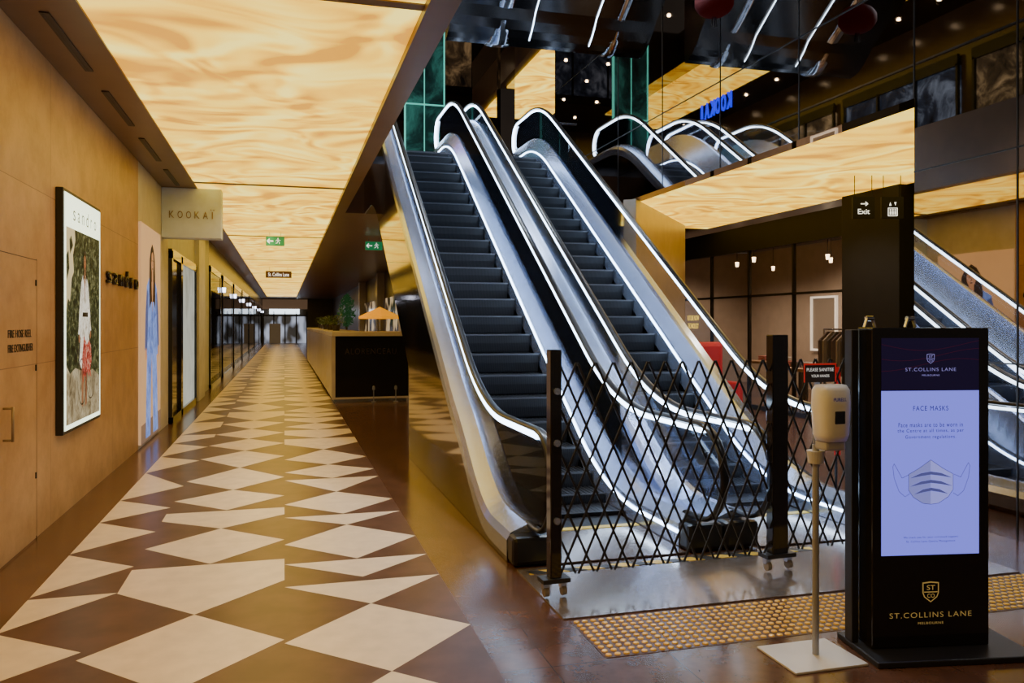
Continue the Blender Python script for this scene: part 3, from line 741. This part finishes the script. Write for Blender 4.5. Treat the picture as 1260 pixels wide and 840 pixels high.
e=empty('clothes_rail',(9.3,11.7,0)); tag(e,'metal clothes rail hung with dark garments','clothes rail')
r=G(); q=9.3
for y in(11.3,12.5): r.cyl((q,y,0),(q,y,1.5),.015).cyl((q-.2,y,.02),(q+.2,y,.02),.015)
r.cyl((q,11.3,1.5),(q,12.5,1.5),.015); r.ob('rail_frame',steel,parent=e)
cl_m=[M('cloth',c_,.8) for c_ in [(.03,.03,.04),(.30,.28,.25),(.08,.05,.05)]]
for i in range(9):
    y=11.4+i*.12
    G().add([(q-.2,y,.7),(q+.2,y,.7),(q+.2,y,1.3),(q+.02,y,1.46),(q-.02,y,1.46),(q-.2,y,1.3),(q-.2,y+.04,.7),(q+.2,y+.04,.7),(q+.2,y+.04,1.3),(q+.02,y+.04,1.46),(q-.02,y+.04,1.46),(q-.2,y+.04,1.3)],
      [(0,1,2,3,4,5),(11,10,9,8,7,6)]+[(i_,(i_+1)%6,6+(i_+1)%6,6+i_) for i_ in range(6)]).ob('garment',cl_m[i%3],parent=e)
# ------------------------------------------------------------------ upper level
struct(G().box(1.07,MX,15.4,70,ZC,H1).ob('floor_upper',soffit))
struct(G().box(MX+.22,12,15.4,28,4.06,H1).ob('floor_upper_right',soffit))
struct(G().box(-4,12,-4,28,ZT,ZT+.2).ob('ceiling_upper',mirrorc))
struct(G().box(-4,12,28,28.2,H1,ZT).ob('wall_upper_back',M('upper_back',(.08,.06,.05),.15)))
struct(G().box(-4.2,-4,-4,28,H1,ZT).ob('wall_upper_left',M('upper_left',(.10,.065,.04),.2)))
o=G().box(5.6,7.6,16.5,23.5,7.75,7.8).ob('ceiling_light_panel',panel); tag(o,'glowing amber ceiling panel over upper floor','ceiling light','glowing ceiling panels')
struct(G().box(5.4,7.9,16.3,23.7,7.8,ZT).ob('ceiling_upper_drop',soffit))
for i,(x,y) in enumerate([(4.9,18.5),(7.7,20),(3.6,22),(6.2,25)]):
    struct(G().box(x,x+.35,y,y+.35,H1,ZT).ob('wall_upper_column',mirror2 if i%2 else mirror))
gp=empty('green_glass_screen',(2.9,17,H1)); tag(gp,'tall green lit glass screen at head of escalators','glass screen')
G().box(2.45,3.25,17.0,17.04,H1,ZT-.6).ob('glass_sheet',leafy('green_glass',(.002,.006,.006),(.006,.030,.026),(.03,.16,.13),.9,1.1),parent=gp)
tealm=E('teal_edge',(.10,.60,.48),1.0)
G().box(2.42,2.45,16.98,17.06,H1,ZT-.6).box(3.25,3.28,16.98,17.06,H1,ZT-.6).box(2.83,2.85,16.98,17.06,H1,ZT-.6).box(2.42,3.28,16.98,17.06,6.2,6.23).ob('frame',tealm,parent=gp)
upm=[leafy('upfill_warm',(.012,.009,.007),(.10,.06,.03),(.60,.38,.18),.8,1.4),leafy('upfill_cool',(.008,.009,.014),(.04,.05,.08),(.32,.36,.46),.7,1.4)]  # glow of shopfronts added so mirrors and background are not black
y=2.0
for i in range(6):
    e=empty('upper_fill_shopfront',(-3.95,y+2,H1)); tag(e,'dim glazed upper floor shopfront with black mullions, added to fill dark background','shopfront','added upper floor shopfronts')
    G().box(-3.99,-3.95,y,y+3.8,H1+.1,H1+2.7).ob('window_display',upm[i%2],parent=e)
    gg=G()
    for k in range(4): gg.box(-3.95,-3.88,y+k*1.25,y+.06+k*1.25,H1,H1+2.75)
    gg.box(-3.95,-3.88,y,y+3.82,H1+2.7,H1+2.95); gg.ob('frame',blackmt,parent=e)
    y+=4.2
x=-2.5
for i in range(3):
    e=empty('upper_fill_shopfront',(x+2,27.9,H1)); tag(e,'dim glazed upper floor shopfront with black mullions, added to fill dark background','shopfront','added upper floor shopfronts')
    G().box(x,x+4.2,27.95,27.99,H1+.1,H1+2.7).ob('window_display',upm[(i+1)%2],parent=e)
    gg=G()
    for k in range(4): gg.box(x+k*1.38,x+.06+k*1.38,27.88,27.95,H1,H1+2.75)
    gg.box(x,x+4.2,27.88,27.95,H1+2.7,H1+2.95); gg.ob('frame',blackmt,parent=e)
    x+=4.7
e=empty('upper_railing',(1.0,6,H1)); tag(e,'long glass guard rail with dark steel rail along upper lane','railing')
G().box(.98,1.0,-2,15.3,H1,H1+1.0).ob('glass_pane',glass,parent=e)
G().box(.965,1.015,-2,15.3,H1+1.0,H1+1.03).ob('top_rail',M('dark_steel',(.2,.2,.2),.3,.9),parent=e)
o=G().box(-2.2,-.2,9,26,8.40,8.45).ob('ceiling_light_panel',panel); tag(o,'glowing amber ceiling panel over upper lane','ceiling light','glowing ceiling panels')
dl=E('downlight_glow',(1,.75,.45),28)
for x in(-3.2,.9,2.0,3.2,4.6):
    for y in(6,7.0,8.0,9.0,10,11,12,13.2,14.4,15.6,16.8,18,20.4,22,24,26):
        if x==4.6 and y>16: continue
        if x>1.8 and x<5 and y<10.9: continue
        o=G().rev((x,y,ZT-.03),[(.036,0),(.04,.03)],12,0).ob('downlight',dl); tag(o,'small round warm recessed downlight','ceiling light','upper ceiling downlights')
nm=E('neon_blue',(.004,.008,1),2.6)
e=empty('neon_sign',(1.1,16.4,6.5)); tag(e,'glowing blue neon shop name letters on upper floor','sign')
for i,ch in enumerate('KOOKAI'): text('letter',ch,.07 if ch=='I' else .20,nm,.36,ext=.03,parent=e,loc=(1.1,15.7+.24*i,6.45),face='px',bold=.02)
e=empty('upper_balustrade',(4.9,15.5,H1)); tag(e,'glass guard rail with steel top along upper floor edge','railing')
G().box(4.72,5.18,15.46,15.48,H1,H1+1.0).ob('glass_pane',glass,parent=e)
G().box(4.72,5.18,15.44,15.5,H1+1.0,H1+1.04).ob('top_rail',steel,parent=e)
# overhead escalator
oe=empty('overhead_escalator',(3.5,10.5,5.3)); tag(oe,'underside of upper escalator clad in dark mirror with curved chrome bands','escalator')
def under(y):
    u=10.6-y
    return 5.35+(.653*u if u>.5 else .653*.5*(u/.5)**2)
yy=[10.6,10.5,10.4,10.3,10.2,10.1,9.9,9.6,9.2,8.6,7.8,7.0,6.0]
v=[];f=[]
for y in yy: v+=[(2.05,y,under(y)),(4.85,y,under(y)),(4.85,y,under(y)+.9),(2.05,y,under(y)+.9)]
for k in range(len(yy)-1):
    for i in range(4): f.append((k*4+i,k*4+(i+1)%4,(k+1)*4+(i+1)%4,(k+1)*4+i))
f+=[(0,1,2,3),tuple((len(yy)-1)*4+i for i in(3,2,1,0))]
G().add(v,f).ob('soffit_cladding',M('soffit_gloss',(.07,.063,.06),.16,1,n=1.0),parent=oe)
for x,r in((2.75,.16),(4.35,.09)):
    pth=[(x,y+.03,under(y)-.008) for y in yy]
    G().sweep(pth,[(-r,-.004),(-r*.5,.012),(0,.016),(r*.5,.012),(r,-.004)]).ob('chrome_band',chrome,parent=oe,smooth=True)
for x in(3.15,4.0):
    pth=[(x,y,under(y)-.02) for y in yy[2:]]
    G().sweep(pth,oval(.007,.007,8)).ob('light_strip',led,parent=oe)
LX,LY,LZ=4.32,7.6,4.95
e=empty('paper_lantern',(LX,LY,LZ-.2)); tag(e,'dark red round paper lantern hanging in atrium','lantern')
pr=[]
for i in range(13):
    a=-pi/2+pi*i/12; pr.append((.03+.17*math.cos(a)*(1+.03*(i%2)),.15*math.sin(a)))
G().rev((LX,LY,LZ),pr,24).ob('shade',M('lantern_red',(.018,.001,.001),.8,0,(.6,.01,.005),.03,spec=.1),parent=e,smooth=True)
G().cyl((LX,LY,LZ+.15),(LX,LY,7.2),.005).ob('cord',blackmt,parent=e)
t_=G()
for i in range(8): t_.cyl((LX+.02*math.cos(i),LY+.02*math.sin(i),LZ-.15),(LX+.03*math.cos(i),LY+.03*math.sin(i),LZ-.25),.003,n=6)
t_.ob('tassel',rubber,parent=e)
# ------------------------------------------------------------------ directory totem
tt=empty('digital_totem'); tag(tt,'tall black digital totem with purple screen showing face mask notice','digital sign')
G().box(-.35,.46,-.22,.17,0,.03).ob('base_plate',blackmt,parent=tt,bevel=.006)
G().box(-.295,.305,-.07,.07,.03,1.58).ob('body',blackgl,parent=tt,bevel=.006)
G().box(-.35,-.315,.02,.09,.03,1.57).ob('side_rail',blackmt,parent=tt,bevel=.004)
scm=M('screen_lav',(.06,.06,.25),.2,0,(.18,.19,.92),1.25,n=.8)
tpm=M('screen_dark',(.006,.005,.02),.4,0,(.040,.022,.12),.16,n=3,var=.4)
F=-.071
G().box(-.25,.25,F-.002,F,.48,1.275).ob('screen',scm,parent=tt)
G().box(-.25,.25,F-.002,F,1.275,1.53).ob('screen_header',tpm,parent=tt)
rl=E('header_line',(.12,.01,.04),.35)
its=[]
for k in range(3):
    pts=[(-.25+.5*i/16,1.50-.05*k-.03*math.sin(i/16*pi*1.2+k*.8)) for i in range(17)]
    its+=[(q,0) for q in stroke(pts,.0015)]
flat('header_curves',its,[rl],lambda a,b,k:(a,F-.0022-k*.01,b),parent=tt)
ink=E('ink_navy',(.03,.03,.20),.2); lil=E('ink_lilac',(.32,.30,.80),.7)
def shield(cx,cz,s,m,parent,m2):
    out=[(-1,1.1),(0,1.2),(1,1.1),(1,-.1),(.8,-.6),(0,-1.2),(-.8,-.6),(-1,-.1)]
    it=[([(x*s,y*s) for x,y in out],0),([(x*s*.88,y*s*.89) for x,y in out],1)]
    it+=[(q,0) for q in stroke([(-.84*s,0),(.84*s,0)],s*.10)]
    flat('crest',it,[m,m2],lambda a,b,k:(cx+a,F-.003-k*.5,cz+b),parent=parent)
    text('crest_letters','ST',s*1.0,m,s*.55,ext=0,parent=parent,loc=(cx,F-.0055,cz+s*.52))
    text('crest_letters','CO',s*.9,m,s*.45,ext=0,parent=parent,loc=(cx,F-.0055,cz-s*.42))
shield(0,1.430,.020,lil,tt,tpm); shield(0,.30,.042,goldtxt,tt,blackgl)
T=lambda b_,w,h,z,m,x=0,bo=0: text('screen_text',b_,w,m,h,ext=0,parent=tt,loc=(x,F-.004,z),spacing=1.2,bold=bo)
T('ST.COLLINS LANE',.26,.016,1.378,lil,bo=-.008); T('MELBOURNE',.09,.008,1.350,lil)
T('FACE MASKS',.18,.023,1.19,ink)
T('Face masks are to be worn in',.33,.021,1.11,ink); T('the Centre at all times, as per',.34,.021,1.08,ink); T('Government regulations.',.26,.021,1.05,ink)
T('We thank you for your continued support',.28,.012,.565,ink); T('St. Collins Lane Centre Management',.25,.012,.545,ink)
T('ST.COLLINS LANE',.42,.025,.190,goldtxt,bo=-.010); T('MELBOURNE',.13,.011,.150,goldtxt)
def ln(p,w=.0025): return [(q,0) for q in stroke(p,w)]
body=[(-.115,.045),(-.06,.075),(0,.115),(.06,.075),(.115,.045),(.115,-.03),(.09,-.065),(.04,-.095),(0,-.10),(-.04,-.095),(-.09,-.065),(-.115,-.03)]
msk=[(body,1),([(-.115,.045),(-.06,.075),(0,.115),(0,-.10),(-.04,-.095),(-.09,-.065),(-.115,-.03)],3)]+ln(body+[body[0]])
for z in(.028,-.012,-.05):
    w_=.105 if z>-.03 else .085
    up=[(-w_,z),(-w_*.5,z+.022),(0,z+.030),(w_*.5,z+.022),(w_,z)]
    msk+=[(up+[(w_*.45,z+.010),(0,z+.016),(-w_*.45,z+.010)],2)]+ln(up,.0015)
msk+=ln([(-.115,.045),(-.15,.03),(-.175,.075),(-.19,.10),(-.197,.085),(-.19,.03),(-.165,-.035),(-.135,-.06),(-.11,-.045)],.0022); msk+=ln([(.115,.045),(.15,.03),(.175,.075),(.19,.10),(.197,.085),(.19,.03),(.165,-.035),(.135,-.06),(.11,-.045)],.0022)
flat('mask_drawing',msk,[E('mask_line',(.12,.12,.40),.4),E('mask_fill',(.28,.30,.84),1.0),E('mask_shade',(.11,.12,.42),.6),E('mask_half',(.22,.24,.68),.9)],lambda a,b,k:(a,F-.003-k*.3,.825+b),parent=tt)
tt.location=(3.03,3.32,0); tt.rotation_euler=(0,0,math.radians(-10))
for k,(lx) in enumerate((-.27,-.06)):
    ca,sa=math.cos(math.radians(-10)),math.sin(math.radians(-10))
    x,y=3.03+lx*ca,3.32+lx*sa
    e=empty('metal_clip',(x,y,1.58)); tag(e,'small chrome clamp standing on totem top','clamp','clamps on the totem')
    G().cyl((x-.03,y,1.582),(x-.015,y,1.625),.008).cyl((x+.03,y,1.582),(x+.015,y,1.625),.008).cyl((x-.02,y,1.625),(x+.02,y,1.625),.012).ob('bracket',chrome,parent=e)
# sanitiser stand
x,y=2.46,3.37
s=empty('sanitiser_stand',(x,y,0)); tag(s,'white hand sanitiser dispenser on slim pole with square base','sanitiser stand')
G().box(x-.22,x+.17,y-.16,y+.16,.0,.012).ob('base_plate',M('base_cream',(.74,.72,.70),.3),parent=s,bevel=.003)
G().cyl((x,y,.012),(x,y,1.02),.016,n=20).ob('pole',M('pole_grey',(.42,.44,.48),.35,.3),parent=s,smooth=False)
bd=G(); 
secs=[(.062,.055,1.045),(.074,.062,1.075),(.082,.065,1.22),(.080,.06,1.285),(.066,.048,1.31)]
v=[];f=[];n=20
for rx,ry,z in secs:
    for i in range(n):
        a=2*pi*i/n; c_,s_=math.cos(a),math.sin(a); k=(abs(c_)**4+abs(s_)**4)**(-.25)
        v.append((x+.04+rx*c_*k,y-.06+ry*s_*k,z))
for k in range(len(secs)-1):
    for i in range(n): f.append((k*n+i,k*n+(i+1)%n,(k+1)*n+(i+1)%n,(k+1)*n+i))
f.append(tuple(range(n-1,-1,-1))); f.append(tuple((len(secs)-1)*n+i for i in range(n)))
bd.add(v,f).ob('dispenser_body',white,parent=s,smooth=True)
G().box(x-.015,x+.095,y-.10,y-.01,1.0,1.05).ob('nozzle_housing',M('disp_grey',(.5,.5,.52),.4),parent=s,bevel=.012)
G().box(x+.015,x+.07,y-.127,y-.12,1.13,1.19).ob('dispenser_window',blackgl,parent=s,bevel=.004)
text('maker_mark','PURELL',.07,ink,.016,ext=.001,parent=s,loc=(x+.04,y-.127,1.245))
G().cyl((x+.0,y,.93),(x+.0,y,.99),.035,.042,n=20).ob('drip_tray',M('tray_grey',(.6,.6,.62),.4),parent=s)
G().box(x-.01,x+.02,y-.005,y+.01,1.0,1.34).ob('bracket',steel,parent=s)
G().box(x-.08,x+.10,y-.02,y-.014,1.32,1.41).ob('sign_plate',M('sign_dk',(.05,.04,.05),.2),parent=s)
G().box(x-.08,x+.10,y-.0215,y-.02,1.402,1.41).box(x-.08,x-.074,y-.0215,y-.02,1.32,1.402).box(x+.094,x+.10,y-.0215,y-.02,1.32,1.402).ob('red_border',E('hdr_red',(.5,.02,.02),.5),parent=s)
wt=E('white_print',(.9,.9,.9),.6)
text('sign_text','PLEASE SANITISE',.15,wt,.016,ext=0,parent=s,loc=(x+.01,y-.022,1.38)); text('sign_text','YOUR HANDS',.10,wt,.013,ext=0,parent=s,loc=(x+.01,y-.022,1.35))
# ------------------------------------------------------------------ lights
def spot(x,y,z,e,ang=100,col=(1,.8,.55),sz=.1):
    l=D.lights.new('l','SPOT'); l.energy=e; l.spot_size=math.radians(ang); l.spot_blend=.6; l.color=col; l.shadow_soft_size=sz
    o=D.objects.new('fill_spot',l); o.location=(x,y,z); C.objects.link(o)  # unseen spot added as fill to brighten lane, atrium and shop
for x,y,z in((2.2,7.5,5.2),(3.8,7.5,5.2),(2.2,12,8.2),(3.8,12,8.2),(3,4.2,8.2)): spot(x,y,z,340,120,(.74,.85,1),.25)
spot(1.6,14,3.6,80,120); spot(2.5,26,3.6,150,130); spot(4.2,3.0,4.5,60,120,(.85,.9,1))
for x,y in((10.2,12.3),(10.6,15.2),(9.8,17.8)): spot(x,y,3.45,330,150,(1,.82,.64))
spot(7,10,3.4,110,140,(1,.85,.65))
for y in(3.5,8,13,19,27,38,50): spot(-.3,y,3.6,130 if y<10 else 95,150,(1,.72,.42),.6)
w=D.worlds.new('world'); bpy.context.scene.world=w; w.use_nodes=True
w.node_tree.nodes['Background'].inputs[0].default_value=(.5,.42,.36,1); w.node_tree.nodes['Background'].inputs[1].default_value=.18
# ------------------------------------------------------------------ camera
cam=D.cameras.new('camera'); co=D.objects.new('camera',cam); C.objects.link(co)
co.location=(0,0,1.6); co.rotation_euler=(pi/2,0,-math.atan(.28))
cam.sensor_width=36; cam.lens=1000/1260*36; cam.shift_y=-22/1260; cam.clip_start=.05; cam.clip_end=300
bpy.context.scene.camera=co
